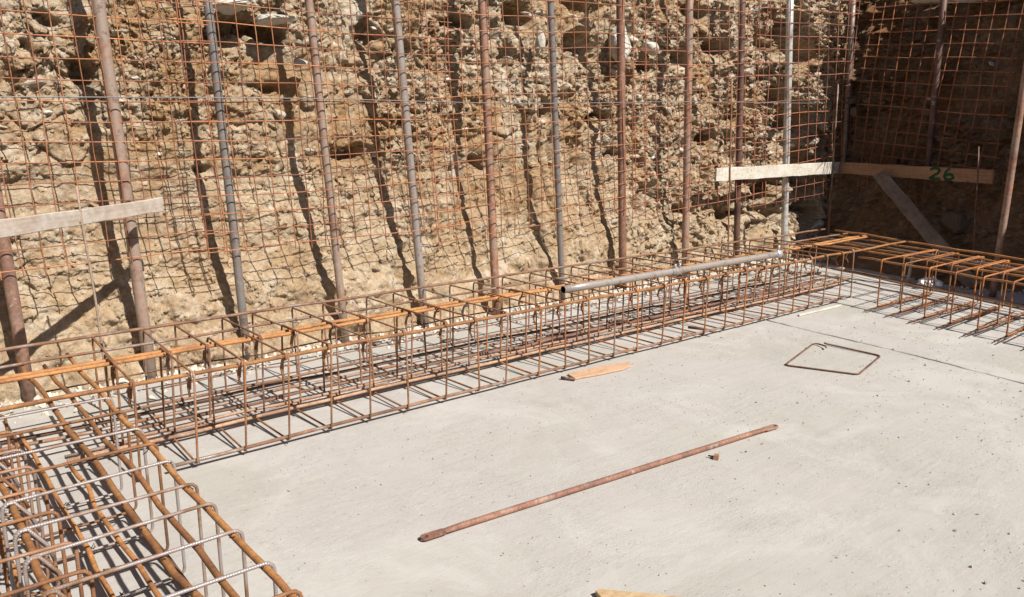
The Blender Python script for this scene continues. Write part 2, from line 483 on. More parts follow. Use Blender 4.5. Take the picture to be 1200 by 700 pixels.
sm = lambda a, b, x: np.clip((x - a) / (b - a), 0, 1) ** 2 * (3 - 2 * np.clip((x - a) / (b - a), 0, 1))
foot = np.interp(V, [-.12, 0, .35, .75, 1.25, 3.4], [.42, .33, .22, .105, .0, -.03])
foot = foot * (1 + .55 * fbm(U * 1.6, V * 1.2, 61, 4) + .25 * fbm(U * 7, V * 7, 62, 3))
apron = np.interp(V, [-.12, 0, .12, .35, .8, 1.3, 3.4], [1.0, .84, .60, .32, .12, .0, -.03]) * (1 + .25 * fbm(U * 1.6, V * 2, 63, 4))
blend_ = sm(UC - .3, UC + .6, U)
foot = np.where(back & (U < UC - .3), foot, foot * (1 - blend_) + apron * blend_ - .16 * np.clip(V - 1.0, 0, 3) * sm(UC, UC + 1.2, U))
rocky = .34 + .66 * sm(.85, 1.55, V + .35 * fbm(U * .8, V * .8, 3)) + .0
rocky = np.where(U > 6.2, np.maximum(rocky, .45 + .4 * sm(.1, .6, V)), rocky)
rocky = rocky * (1 + .9 * sm(8.0, 8.9, U) * (1 - sm(10.3, 11, U)))
# vertical change of character along the face: left clayey, right rubbly
wx = U + .07 * fbm(U * 4, V * 4, 50, 3); wy = V + .05 * fbm(U * 4, V * 4, 60, 3)
D = foot + .085 * fbm(U * 1.1, V * 1.1, 1, 3) + .035 * fbm(U * 3.2, V * 4.2, 2, 4)
lay = fbm(U * .9, V * 5.0, 9, 4)
D += rocky * .018 * lay
# tooth marks of the digger, near vertical, mostly right of the middle
tooth = 1 - np.abs(fbm((U + .25 * V) * 2.6 + .25 * fbm(U * 2, V * 2, 71, 2), V * .55, 70, 3)) * 2.2
D += .075 * np.clip(tooth, 0, 1) ** 2 * sm(4.2, 6.0, U) * (1 - sm(10.2, 11, U)) * sm(.25, .7, V)
score = 1 - np.abs(fbm((U + .12 * V) * 7.5 + .3 * fbm(U * 3, V * 3, 81, 2), V * .7, 80, 3)) * 3
D -= .038 * np.clip(score, 0, 1) ** 3 * sm(2.0, 4.0, U) * sm(.1, .5, V)
gravelly = .30 + 1.05 * sm(-.30, .42, fbm(U * 1.25 + .3 * V, V * 1.6, 95, 4) + .10 * sm(2.5, 4, U))
gravelly = np.where(U < 2.6, gravelly * (1 - .45 * np.exp(-((V - 1.3) / .4) ** 2)), gravelly)
tone_f = np.zeros_like(U); tone_s = np.zeros_like(U)
for k, (s0, asp, rot, amp, th) in enumerate(((.30, .72, .25, .046, .70), (.15, .75, -.45, .030, .58), (.082, .8, .7, .024, .50), (.046, .85, -.2, .020, .42), (.026, .9, .5, .012, .40))):
    c_, s_ = math.cos(rot), math.sin(rot)
    qx = (wx * c_ + wy * s_) / s0; qy = (-wx * s_ + wy * c_) / (s0 * asp)
    F1, F2, r1, r2, r3, ox, oy = blocks(qx, qy, 100 + 17 * k)
    edge = np.clip((F2 - F1) / .13, 0, 1)
    present = (r1 > th)
    h = (r1 - th) / (1 - th)
    plane = (r2 - .5) * 1.5 * ox + (r3 - .42) * 1.7 * oy
    cell = np.where(present, edge * (.25 + .75 * h + plane), 0)
    rk_ = rocky if k < 2 else np.maximum(rocky, .5)
    D += rk_ * amp * cell * (1 + .8 * sm(10.2, 11, U)) * (1 if k < 1 else gravelly)
    w = present * edge * (.45 + .55 * np.clip(rocky, 0, 1))
    tone_f = np.where(w > .25, np.maximum(tone_f * .5, w * (.95 if k < 4 else .55)), tone_f)
    tone_s = np.where(w > .25, hsh(np.floor(r2 * 999), np.floor(r3 * 999), 3), tone_s)
D += .010 * fbm(U * 20, V * 22, 5, 3) + .005 * fbm(U * 60, V * 64, 6, 2)
# hollows left where stones fell out
PITS = [(2.15, 2.25, .16, .09, .22), (2.42, 2.25, .10, .08, .2), (3.25, 2.29, .10, .09, .2), (5.55, 2.36, .20, .13, .24), (4.72, 2.60, .14, .12, .22),
        (6.9, 2.33, .13, .09, .2), (6.36, 2.2, .14, .06, .16), (2.36, 1.85, .13, .05, .16), (3.06, 1.40, .14, .06, .18), (6.4, .85, .14, .14, .2),
        (4.06, 2.44, .14, .05, .17), (4.6, 2.23, .1, .12, .2), (4.38, 2.55, .06, .14, .15), (3.56, 2.2, .05, .05, .12), (.87, 2.1, .05, .04, .1), (1.03, 2.25, .06, .035, .12),
        (1.17, 1.95, .08, .08, .16), (4.23, 1.33, .06, .06, .1), (3.1, 2.6, .2, .05, .14), (5.0, 1.75, .08, .07, .13), (5.7, 1.7, .15, .06, .15), (5.9, 1.35, .1, .05, .12),
        (7.6, 2.45, .18, .08, .2), (7.9, 1.75, .14, .07, .2), (7.3, 1.5, .12, .08, .16), (8.55, 2.62, .28, .12, .36), (8.45, 2.2, .2, .1, .34), (8.85, 1.95, .3, .14, .42), (8.8, 1.5, .2, .12, .4), (9.3, 2.45, .2, .16, .42), (9.35, 1.75, .15, .16, .4), (8.3, .95, .22, .1, .26),
        (9.05, 2.75, .34, .22, .6), (9.1, 1.62, .3, .17, .6), (8.55, .72, .34, .13, .5), (9.45, .95, .26, .2, .55), (8.9, .95, .24, .13, .42), (8.75, .5, .2, .12, .36), (9.3, 1.25, .2, .12, .4), (9.4, .6, .25, .2, .42), (8.2, .45, .1, .08, .2), (7.75, .62, .3, .07, .2), (7.0, .72, .12, .07, .18), (7.2, 2.8, .2, .07, .16), (5.4, 2.75, .1, .1, .16), (1.9, 1.3, .08, .04, .1)]
for (a, c, sa, sc, dep) in PITS:
    q = ((wx - a) / sa) ** 2 + ((wy - c) / sc) ** 2 + 1.5 * fbm(U * 6, V * 6, a * 7, 4)
    D -= (1.35 if a > 7 else 1.12) * dep * np.exp(-np.clip(q, 0, 30) ** 1.6 * .9)
D = np.where(V > H_TOP - .2, D - .12 * ((V - H_TOP + .2) / .2) ** 2, D)
calm = 1 - sm(12.6, 13.4, U) * .6
D = D * calm
low = foot + .085 * fbm(U * 1.1, V * 1.1, 1, 3)
shift = -.22 * np.clip(D - low, -.03, .2) * sm(.15, .5, V) * (1 - sm(H_TOP - .3, H_TOP, V))
PX, PY, PZ = px + nx * D, py_ + ny * D, V + shift
nu, nv = U.shape
verts = np.stack([PX, PY, PZ], -1).reshape(-1, 3)
idx = np.arange(nu * nv).reshape(nu, nv)
faces = np.stack([idx[:-1, :-1], idx[1:, :-1], idx[1:, 1:], idx[:-1, 1:]], -1).reshape(-1, 4)
damp = sm(9.9, 10.5, U + .5 * fbm(U * 1.5, V * 1.5, 91, 4))  # mask for the shade painted onto the right-hand face
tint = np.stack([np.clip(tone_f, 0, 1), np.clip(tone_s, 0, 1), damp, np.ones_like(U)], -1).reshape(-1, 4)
# level ground behind the top edge
extra_v, extra_f, prev = [], [], idx[:, -1]
base_n = len(verts)
for ring, (dist, dz) in enumerate(((.35, .03), (1.5, .08), (6, .12), (40, .2))):
    e = np.stack([PX[:, -1] - nx[:, -1] * dist, PY[:, -1] - ny[:, -1] * dist, PZ[:, -1] * 0 + H_TOP + dz + .05 * fbm(U[:, -1] * 2 + ring * 9, V[:, -1], 31)], -1)
    extra_v.append(e)
    cur = base_n + ring * nu + np.arange(nu)
    extra_f.append(np.stack([prev[:-1], prev[1:], cur[1:], cur[:-1]], -1)); prev = cur
verts = np.concatenate([verts] + extra_v); faces = np.concatenate([faces] + extra_f)
tint = np.concatenate([tint, np.tile([[.2, .4, 0, 1]], (len(verts) - len(tint), 1))])
me = bpy.data.meshes.new('earth_bank')
me.vertices.add(len(verts)); me.vertices.foreach_set('co', verts.astype(np.float32).ravel())
me.loops.add(len(faces) * 4); me.loops.foreach_set('vertex_index', faces.astype(np.int32).ravel())
me.polygons.add(len(faces)); me.polygons.foreach_set('loop_start', np.arange(0, len(faces) * 4, 4, dtype=np.int32))
me.update(calc_edges=True)
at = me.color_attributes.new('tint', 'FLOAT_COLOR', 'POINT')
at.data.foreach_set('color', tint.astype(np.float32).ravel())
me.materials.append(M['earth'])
bank = obj('earth_bank', me)
tag(bank, kind='structure')

def bank_at(u, v):
    i = int(np.clip(np.searchsorted(us, u), 0, nu - 1)); j = int(np.clip(np.searchsorted(vs, v), 0, nv - 1))
    return Vector((PX[i, j], PY[i, j], PZ[i, j])), Vector((nx[i, j], ny[i, j], 0)), float(rocky[i, j])

# two unseen pit faces behind and beside the camera, added to cut bounce light, coarser
def unseen_face(p0, p1, seed):
    p0, p1 = Vector(p0), Vector(p1); L = (p1 - p0).length; d = (p1 - p0) / L; n = Vector((d.y, -d.x, 0))
    s_ = np.arange(0, L + .01, .07); z_ = np.concatenate([np.arange(-.1, H_TOP + .01, .07)])
    S, Z = np.meshgrid(s_, z_, indexing='ij')
    F1, F2, r1, r2, r3, ox, oy = blocks(S / .22 + fbm(S * 3, Z * 3, seed, 2) * .4, Z / .16, seed)
    Q = np.interp(Z, [-.1, 0, .75, 1.25, 3.4], [.4, .32, .1, 0, -.03]) + .1 * fbm(S, Z, seed + 1, 4) + .06 * (r1 > .45) * np.clip((F2 - F1) / .15, 0, 1) * r1
    v = np.stack([p0.x + d.x * S + n.x * Q, p0.y + d.y * S + n.y * Q, Z], -1)
    top = [np.stack([v[:, -1, 0] - n.x * k, v[:, -1, 1] - n.y * k, v[:, -1, 2] * 0 + H_TOP + .05], -1)[:, None] for k in (.5, 3, 30)]
    v = np.concatenate([v] + top, 1); a, b = v.shape[:2]
    ix = np.arange(a * b).reshape(a, b)
    f = np.stack([ix[:-1, :-1], ix[1:, :-1], ix[1:, 1:], ix[:-1, 1:]], -1).reshape(-1, 4)
    me = mesh('earth_bank', v.reshape(-1, 3).tolist(), f.tolist(), M['earth'])
    at = me.color_attributes.new('tint', 'FLOAT_COLOR', 'POINT')
    t = np.tile([[.5, .5, .5, 1.0]], (a * b, 1)); t[:, 1] = hsh(np.arange(a * b) // 3, np.arange(a * b) * 0., 5)
    at.data.foreach_set('color', t.astype(np.float32).ravel())
    tag(obj('earth_bank', me), kind='structure')
unseen_face((-1.15, -3.2, 0), (-1.15, 6.2, 0), 401)
unseen_face((8.6, -2.85, 0), (-1.6, -2.85, 0), 402)

def grav_at(u, v):
    return float(gravelly[int(np.clip(np.searchsorted(us, u), 0, nu - 1)), int(np.clip(np.searchsorted(vs, v), 0, nv - 1))])

# stones sticking out of the face
def stone_mesh(name, seed, mat, flat=1.0, n=13, bev=True):
    rs = random.Random(seed)
    bm = bmesh.new()
    for _ in range(n):
        d = Vector((rs.gauss(0, 1), rs.gauss(0, 1), rs.gauss(0, 1))).normalized() * rs.uniform(.8, 1.05)
        bm.verts.new((d.x, d.y, d.z * flat))
    bmesh.ops.convex_hull(bm, input=bm.verts)
    bmesh.ops.delete(bm, geom=[v for v in bm.verts if not v.link_faces], context='VERTS')
    if bev: bmesh.ops.bevel(bm, geom=bm.edges[:], offset=.10, segments=1, affect='EDGES')
    bmesh.ops.recalc_face_normals(bm, faces=bm.faces)
    me = bpy.data.meshes.new(name); bm.to_mesh(me); bm.free(); me.materials.append(mat)
    return me
stone_shade_dirt = [stone_mesh('stone', 140 + k, M['stone_shade_dirt'], .8) for k in range(5)]  # right-face stones, coloured darker to stand in for shade
stone_kinds = [stone_mesh('stone', 40 + k, M['stone'], random.uniform(.6, .95)) for k in range(14)]
rs = random.Random(11)
cnt = 0
while cnt < 285:
    u = rs.uniform(.35, 11.8); v = rs.uniform(.12, 3.1)
    p, n_, rk = bank_at(u, v)
    if rs.random() > rk * (.9 if v > .9 else .5): continue
    s = rs.uniform(.026, .052) * (1 + .11 * max(0, u - 2)) * (1.7 if rs.random() < .2 else 1)
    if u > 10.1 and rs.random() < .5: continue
    o = obj('stone', (stone_kinds[rs.randrange(14)] if u < 10.1 else stone_shade_dirt[rs.randrange(5)]), bank, p - n_ * s * rs.uniform(.0, .4),
            (rs.uniform(-.5, .5), rs.uniform(-.5, .5), rs.uniform(0, 6.28)), (s * rs.uniform(.9, 1.5), s * rs.uniform(.8, 1.1), s * rs.uniform(.6, .95)))
    cnt += 1
pale = [stone_mesh('pale_stone', 80 + k, M['stone_pale'], .9, 16) for k in range(4)]
for k, (u, v, sx, sy, sz, rz, lab) in enumerate(((2.16, 2.395, .27, .18, .085, .1, 'large whitish slab of rock'), (2.42, 2.335, .20, .17, .065, -.25, 'whitish wedge of rock'),
        (5.92, 2.42, .19, .14, .27, .3, 'tall white block of rock'), (6.33, 2.38, .14, .1, .10, .5, 'rounded white rock'), (4.87, 2.3, .06, .06, .19, .4, 'bluish white sliver of rock'),
        (3.15, 2.44, .06, .05, .06, 0, None), (3.27, 2.36, .05, .04, .02, .2, None), (11.55, 3.02, .26, .26, .10, .3, 'sunlit pale rock at the top of the shaded face'),
        (12.05, 2.93, .24, .24, .09, 1.2, 'sunlit pale rock at the top of the shaded face'), (2.6, 2.05, .10, .09, .05, .3, None))):
    p, n_, rk = bank_at(u, v)
    p.z = v
    if u > 11: p = p + n_ * .30
    elif sx > .09 or k == 4: p = Vector((u, 5.53, v))
    o = obj('stone', pale[k % 4], bank, p, (rs.uniform(-.15, .15), rs.uniform(-.2, .2), rz), (sx, sy, sz))
    if lab: o['label'] = lab
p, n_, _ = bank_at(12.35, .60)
obj('stone', stone_shade_dirt[3], bank, p + n_ * .08, (.2, .1, .4), (.23, .2, .2))
for (u, v, sx) in ((12.2, 2.28, .05), (11.6, 1.95, .04), (11.0, 2.2, .05)):
    p, n_, _ = bank_at(u, v); obj('stone', pale[2], bank, p + n_ * .03, (.3, .5, u), (sx, sx * .8, sx * .6))

# crumbs on the face and along its foot, uncountable
def crumbs(name, pts, mat, parent=None):
    rs = random.Random(5)
    tv, tf = [], []
    base = [stone_mesh('c', 200 + k, mat, .8, 9, False) for k in range(5)]
    protos = []
    for b in base:
        protos.append((np.array([v.co[:] for v in b.vertices]), [tuple(p.vertices) for p in b.polygons]))
        bpy.data.meshes.remove(b)
    off = 0
    for (p, s) in pts:
        pv, pf = protos[rs.randrange(5)]
        e = np.array(Euler((rs.uniform(0, 6), rs.uniform(0, 6), rs.uniform(0, 6))).to_matrix())
        sc = np.array([s * rs.uniform(.8, 1.4), s, s * rs.uniform(.6, 1)])
        tv.append((pv * sc) @ e.T + np.array(p)); tf += [tuple(i + off for i in q) for q in pf]; off += len(pv)
    me = bpy.data.meshes.new(name); me.from_pydata(np.concatenate(tv).tolist(), [], tf); me.materials.append(mat); me.update()
    return tag(obj(name, me, parent), kind='stuff')
pts = []
for _ in range(17000):
    u = rs.uniform(.3, 10.3); v = rs.uniform(.02, 3.1)
    p, n_, rk = bank_at(u, v)
    if rs.random() > .12 + rk * .75 * grav_at(u, v): continue
    s = rs.choice((.006, .008, .010, .012, .015, .02, .028)) * (1 + .07 * u)
    pts.append((p - n_ * s * .2, s))
crumbs('small_stones', pts, M['stone'], bank)
pts = []
for _ in range(3200):
    u = rs.uniform(.0, 9.6); d = abs(rs.gauss(0, .19)) - .05
    s = rs.choice((.005, .007, .009, .012, .016, .026)) * (1 + .06 * u)
    pts.append((Vector((u, 5.38 - d, s * .3)), s))
for _ in range(110):
    u = rs.uniform(.0, 9.4); s = rs.uniform(.02, .042) * (1 + .05 * u); pts.append((Vector((u, 5.33 - abs(rs.gauss(0, .12)), s * .35)), s))
for _ in range(350):
    t = rs.uniform(.2, 3.2); q = COR + D2 * t + Vector((D2.y, -D2.x, 0)) * (.35 + abs(rs.gauss(0, .25)))
    s = rs.choice((.01, .015, .03)) ; pts.append((Vector((q.x, q.y, s * .3)), s))
foot_rubble = crumbs('soil_crumbs', pts, M['stone']); tag(foot_rubble, 'loose soil crumbs and pebbles strewn along the foot of the earth face', 'rubble')

# ------------------------------------------------------------------ ground
bm_ = bmesh.new()
vsq = [bm_.verts.new(p) for p in ((-60, -60, -.07), (60, -60, -.07), (60, 60, -.07), (-60, 60, -.07))]
bm_.faces.new(vsq)
me = bpy.data.meshes.new('ground'); bm_.to_mesh(me); bm_.free(); me.materials.append(M['subbase'])
tag(obj('ground', me), kind='structure')

# concrete slab cast in two bays, the joint between them an irregular open crack
rc = random.Random(3)
crack = [(5.95, 5.75), (5.93, 5.0), (5.88, 4.3)]
ky = [(3.9, 5.86), (3.508, 5.829), (3.178, 5.788), (2.874, 5.75), (2.229, 5.71), (1.658, 5.598), (1.0, 5.52), (0, 5.4), (-3, 5.2), (-9, 4.9)]
ys = np.arange(3.9, -9, -.05)
cx_ = np.interp(-ys, [-k[0] for k in ky], [k[1] for k in ky])
for y, x in zip(ys, cx_):
    crack.append((float(x) + rc.uniform(-.006, .006) + .012 * math.sin(y * 5.1), float(y)))
def slab(side):
    v, f = [], []
    for (x, y) in crack:
        w = .0100 + .0035 * math.sin(y * 9) + .001 * math.sin(y * 31)
        e = x - w if side < 0 else x + w
        o = -9.0 if side < 0 else 12.0
        for (a, z) in ((o, 0), (e + side * .006, 0), (e, -.004), (e, -.06)):
            v.append((a, y, z))
    for i in range(len(crack) - 1):
        for k in range(3):
            a = i * 4 + k; q = (a, a + 1, a + 5, a + 4)
            f.append(q if side > 0 else q[::-1])
    o = obj('concrete_slab', mesh('concrete_slab', v, f, M['concrete']))
    bm = bmesh.new(); bm.from_mesh(o.data); bmesh.ops.recalc_face_normals(bm, faces=bm.faces)
    if bm.faces[0].normal.z < 0: bmesh.ops.reverse_faces(bm, faces=bm.faces)
    bm.to_mesh(o.data); bm.free()
    return tag(o, kind='structure')
slab(-1); slab(1)

pts = []
for _ in range(3600):
    x = rs.uniform(.9, 7.5); y = rs.uniform(.2, 3.6)
    if fbm(np.array([x * 1.3]), np.array([y * 1.3]), 77)[0] < rs.uniform(-.3, .5): continue
    s = rs.choice((.0018, .0025, .003, .0045, .007 if rs.random() < .3 else .003)) * (1 + .1 * x); pts.append((Vector((x, y, s * .4)), s))
pts2 = []
for _ in range(5200):
    x = rs.uniform(.9, 7.5); y = rs.uniform(.2, 3.6)
    if fbm(np.array([x * 1.1]), np.array([y * 1.6]), 78)[0] < rs.uniform(-.1, .6): continue
    s = rs.choice((.0014, .0018, .0024, .003)) * (1 + .1 * x); pts2.append((Vector((x, y, s * .3)), s))
g2 = crumbs('dirt_specks', pts2, M['stone_shade_dirt']); tag(g2, 'dark dirt specks scattered in patches over the concrete slab', 'dirt')
g = crumbs('grit', pts, M['rubble']); tag(g, 'fine pale grit scattered over the concrete slab', 'grit')

# ------------------------------------------------------------------ reinforcement cages
def stirrup_path(w, h, r=.022, hook=.085, open_corner=True):
    """closed link in the local XZ plane: x 0..w, z 0..h, hooks at the corner (0, h)"""
    P = []
    def arc(cx, cz, a0, a1, n=3):
        for i in range(n + 1):
            a = R(a0 + (a1 - a0) * i / n); P.append((cx + r * math.cos(a), 0, cz + r * math.sin(a)))
    off = .006
    P.append((r * .3 + hook * .42, off, h - hook * 1.25 - r)); P.append((r + hook * .52, off, h - hook * .95)); P.append((r + hook * .30, off, h - hook * .42)); P.append((r * .55, off, h - r * 1.2)); 
    P.append((0.001, off, h - r)); 
    for i in range(1, 4):
        a = R(180 - 90 * i / 3); P.append((r + r * math.cos(a), off * (1 - i / 3), h - r + r * math.sin(a)))
    arc(w - r, h - r, 90, 0); arc(w - r, r, 0, -90); arc(r, r, -90, -180)
    P.append((0, -off, h - r))
    for i in range(1, 4):
        a = R(180 - 110 * i / 3); P.append((r + r * math.cos(a), -off, h - r + r * math.sin(a)))
    P.append((r + hook * .5, -off, h - hook * .62)); P.append((r + hook * .66, -off, h - hook * 1.2))
    return P
def stirrup_mesh(w, h, rad, mat, n=6, flip=False):
    P = stirrup_path(w, h)
    if flip: P = [(w - p[0], p[1], p[2]) for p in P]
    return MB().tube(P, rad, n).me('stirrup', mat)

tie_pts = {}
def rail(parent, pts, r, mat, n=6, wob=.004, seg=10, name='longitudinal_bar'):
    P = []
    for i in range(len(pts) - 1):
        q = wobble(pts[i], pts[i + 1], seg, wob)
        P += q if i == 0 else q[1:]
    return MB().tube(P, r, n).build(name, mat, parent)

rk = random.Random(21)
# --- long cage in front of the back face: x from -1.2 to 8.3, y 3.69 .. 4.65
ZB = .028
def yshift(x): return -.035 * max(0, (x - 3.0)) / 2.2 if x < 5.2 else -.035 - .012 * (x - 5.2)
bc = thing('rebar_cage', 'long rusty rebar cage lying along the foot of the sunlit back face', 'rebar cage', (1.0, 3.69, 0), 'rebar cages for the foundation beams')
def bpt(x, y, z): return (x - 1.0, y + yshift(x) - 3.69, z)
TOPZ = .487
for (y, z, r, mt, x0, x1, wb) in ((3.705, TOPZ - .016, .0105, 'rail', -.9, 8.15, .006), (4.115, TOPZ - .014, .0105, 'rail', -.9, 8.2, .006), (4.195, TOPZ - .018, .0105, 'rail', -.9, 8.3, .006),
        (4.40, TOPZ - .016, .008, 'rail_brown', -.9, 8.3, .006), (4.64, TOPZ + .012, .0095, 'rail_brown', -.9, 8.25, .005),
        (3.70, ZB + .016, .0095, 'rail_brown', .95, 7.0, .004), (4.075, ZB + .018, .010, 'rail_dusty', .6, 7.6, .005), (4.125, ZB + .02, .010, 'rail_brown', .6, 7.9, .006), (4.19, ZB + .018, .009, 'rail_dusty', .9, 8.0, .008),
        (4.30, ZB + .018, .009, 'rail_brown', -.4, 8.0, .008), (4.42, ZB + .018, .010, 'rail_brown', -.6, 8.0, .008), (4.50, ZB + .03, .009, 'rail_brown', -.6, 8.0, .012), (4.635, ZB + .016, .0095, 'rail_brown', -.6, 8.1, .004),
        (4.22, ZB + .035, .012, 'tie', 3.2, 7.4, .012), (4.27, ZB + .035, .012, 'tie', 3.6, 7.0, .012), (4.62, TOPZ * .5, .005, 'rail_brown', .6, 8.0, .012), (4.66, TOPZ * .26, .005, 'rail_brown', 1.2, 8.0, .015)):
    m_ = M[mt] if mt != 'tie' else M['pole_red']
    xs = np.linspace(x0, x1, 6)
    rail(bc, [bpt(float(x), y, z) for x in xs], r, m_, 7, wb, 5)
sA = [stirrup_mesh(.56, TOPZ - ZB, .0058, M['stirrup']), stirrup_mesh(.56, TOPZ - ZB, .0058, M['stirrup_orange'])]
sB = [stirrup_mesh(.575, TOPZ - ZB, .0058, M['stirrup']), stirrup_mesh(.575, TOPZ - ZB, .0058, M['rail_brown'])]
x = 1.075 - .235
ties = []
k = 0
while x < 7.3:
    for (yy, mm, dx) in ((3.685, sA, 0.0), (4.085, sB, .0)):
        xx = x + dx + rk.uniform(-.02, .02)
        p = bpt(xx, yy, ZB)
        obj('stirrup', mm[0 if rk.random() < .7 else 1], bc, p, (rk.uniform(-.045, .045), rk.uniform(-.012, .012), R(90) + rk.uniform(-.045, .045)), (1, 1, 1 + rk.uniform(-.015, .02)))
        ties += [Vector(bpt(xx, yy + .012, ZB + .012)), Vector(bpt(xx, yy + .55, ZB + .012)), Vector(bpt(xx, yy + .02, TOPZ - .01))]
    x += .2395 if x < 4 else .246
def tie_mesh(parent, pts):
    b = MB()
    for p in pts:
        a = rk.uniform(0, 3)
        pr = []
        for i in range(5):
            q = a + i * 1.9
            pr.append(p + Vector((.013 * math.cos(q), .013 * math.sin(q), .012 * math.cos(q * 1.7) - .004)))
        pr.append(pr[-1] + Vector((rk.uniform(-.02, .02), rk.uniform(-.02, .02), rk.uniform(-.02, .025))))
        b.tube(pr, .0022, 4)
    return tag(b.build('tie_wire', M['tie'], parent), kind='stuff')
tie_mesh(bc, ties)

# --- near cage running towards the camera: x .21 .. .73, y from 4.6 down to .3
lc = thing('rebar_cage', 'rusty rebar cage with shiny grey links nearest the camera', 'rebar cage', (.24, 1.8, 0), 'rebar cages for the foundation beams')
TL = .468
def lp(x, y, z): return (x - .24, y - 1.8, z)
for (xt, z, r, mt, y0, y1, wb) in ((.703, TL - .016, .0103, 'rail', .2, 4.52, .006), (.597, TL - .016, .0095, 'rail', .2, 4.36, .008), (.512, TL - .016, .0103, 'rail', .2, 4.6, .010), (.24, TL - .016, .0103, 'rail', .2, 3.5, .006),
        (-.03, TL - .016, .011, 'rail', .2, 3.7, .006), (-.235, TL - .016, .011, 'rail_brown', .2, 4.4, .006),
        (.70, ZB + .018, .011, 'rail_brown', .2, 4.45, .006), (.60, ZB + .02, .0095, 'rail', .2, 4.0, .01), (.485, ZB + .02, .0095, 'rail', .2, 4.6, .008), (.36, ZB + .02, .010, 'rail_brown', .2, 4.3, .01), (.25, ZB + .018, .011, 'rail', .2, 4.2, .006),
        (.10, ZB + .018, .010, 'rail_brown', .2, 4.2, .006), (-.235, ZB + .018, .010, 'rail_brown', .2, 4.4, .006)):
    yy = np.linspace(y0, y1, 5)
    rail(lc, [lp(xt + (.022 * max(0, float(y) - 3.4) if xt > .6 and z > .3 else 0), float(y), z) for y in yy], r, M[mt], 9, wb, 6)
lA = [MB().tube(stirrup_path(.515, TL - ZB, .026, .10), .0056, 8).me('stirrup', M['stirrup_steel']), MB().tube(stirrup_path(.515, TL - ZB, .026, .10), .0056, 8).me('stirrup', M['stirrup'])]
lB = [MB().tube(stirrup_path(.60, TL - ZB, .026, .10), .0056, 8).me('stirrup', M['stirrup_steel']), MB().tube(stirrup_path(.60, TL - ZB, .026, .10), .0056, 8).me('stirrup', M['stirrup'])]
ties = []
for i, y in enumerate((.45, .67, .88, 1.09, 1.30, 1.51, 1.72, 1.90, 2.11, 2.32, 2.51, 2.73, 2.94, 3.14, 3.37, 3.60)):
    steel = i in (7, 8, 9, 10, 11, 13, 15, 4)
    obj('stirrup', lA[0 if steel else 1], lc, lp(.213, y, ZB), (0, rk.uniform(-.01, .01), rk.uniform(-.02, .02)))
    obj('stirrup', lB[0 if rk.random() < .12 else 1], lc, lp(-.26, y + .05 + rk.uniform(-.02, .02), ZB), (0, 0, rk.uniform(-.03, .03)))
    for xx in (.235, .512, .703): ties += [Vector(lp(xx, y, TL - .008)), Vector(lp(xx, y, ZB + .01))]
tie_mesh(lc, ties)

# --- right cage along the shaded face, open feet on the slab
rcg = thing('rebar_cage', 'rusty rebar cage running towards the right in front of the shaded face', 'rebar cage', (6.85, 3.0, 0), 'rebar cages for the foundation beams')
TR = .452
def xf(y): return 6.71 + .22 * (y - 2.14)
def rp(x, y, z): return (x - 6.85, y - 3.0, z)
for (o0, o1, z, r, mt, y0, y1) in ((.03, .03, TR - .014, .0095, 'rail', .3, 3.55), (.36, .40, TR - .012, .0095, 'rail', .3, 4.45), (.70, .80, TR - .014, .0095, 'rail_brown', .3, 4.55), (1.02, 1.28, TR + .012, .010, 'rail', .3, 4.6),
        (.88, 1.1, TR - .014, .009, 'rail', .3, 4.55), (.55, .62, TR - .014, .009, 'rail', .3, 4.5),
        (.95, 1.15, ZB + .02, .010, 'rail_brown', .3, 4.6), (1.05, 1.25, ZB + .02, .010, 'rail_brown', .3, 4.4), (.62, .7, ZB + .018, .009, 'rail_brown', .3, 4.4), (-.012, -.005, .295, .0085, 'rail_brown', .3, 4.35)):
    P = []
    for y in np.linspace(y0, y1, 5):
        t = (y - 2.0) / 2.5
        P.append(rp(xf(float(y)) + o0 + (o1 - o0) * t, float(y), z))
    rail(rcg, P, r, M[mt], 7, .006, 5)
rA = [stirrup_mesh(1.0, TR - ZB, .0066, M['stirrup_orange'], 6, True), stirrup_mesh(1.0, TR - ZB, .0066, M['stirrup'], 6, True)]
rB = [stirrup_mesh(.66, TR - ZB, .0062, M['stirrup_orange'], 6, True), stirrup_mesh(.66, TR - ZB, .0062, M['stirrup'], 6, True)]
foot_m = [MB().tube(wobble((-.23, 0, 0), (1.0, .02, 0), 6, .006), .0052, 6).me('bottom_bar', M['tie_bar']), MB().tube(wobble((-.20, 0, 0), (1.02, -.03, 0), 6, .008), .0052, 6).me('bottom_bar', M['pole_red'])]
yy = 3.29
ties = []
while yy > .2:
    a = rk.uniform(-.03, .03)
    obj('stirrup', rA[0 if rk.random() < .75 else 1], rcg, rp(xf(yy), yy, ZB), (0, 0, a))
    obj('stirrup', rB[0 if rk.random() < .5 else 1], rcg, rp(xf(yy) + .34, yy - .02 + rk.uniform(-.02, .02), ZB), (0, 0, a))
    for (dd, zz) in ((0.012, ZB - .008), (-.02, ZB - .006)):
        obj('bottom_bar', foot_m[rk.randrange(2)], rcg, rp(xf(yy) + rk.uniform(-.03, .03), yy + dd, zz), (0, 0, rk.uniform(-.03, .03)))
    ties += [Vector(rp(xf(yy) + .02, yy, ZB)), Vector(rp(xf(yy) + .36, yy, ZB)), Vector(rp(xf(yy) + .6, yy, ZB))]
    yy -= .228
tie_mesh(rcg, ties)

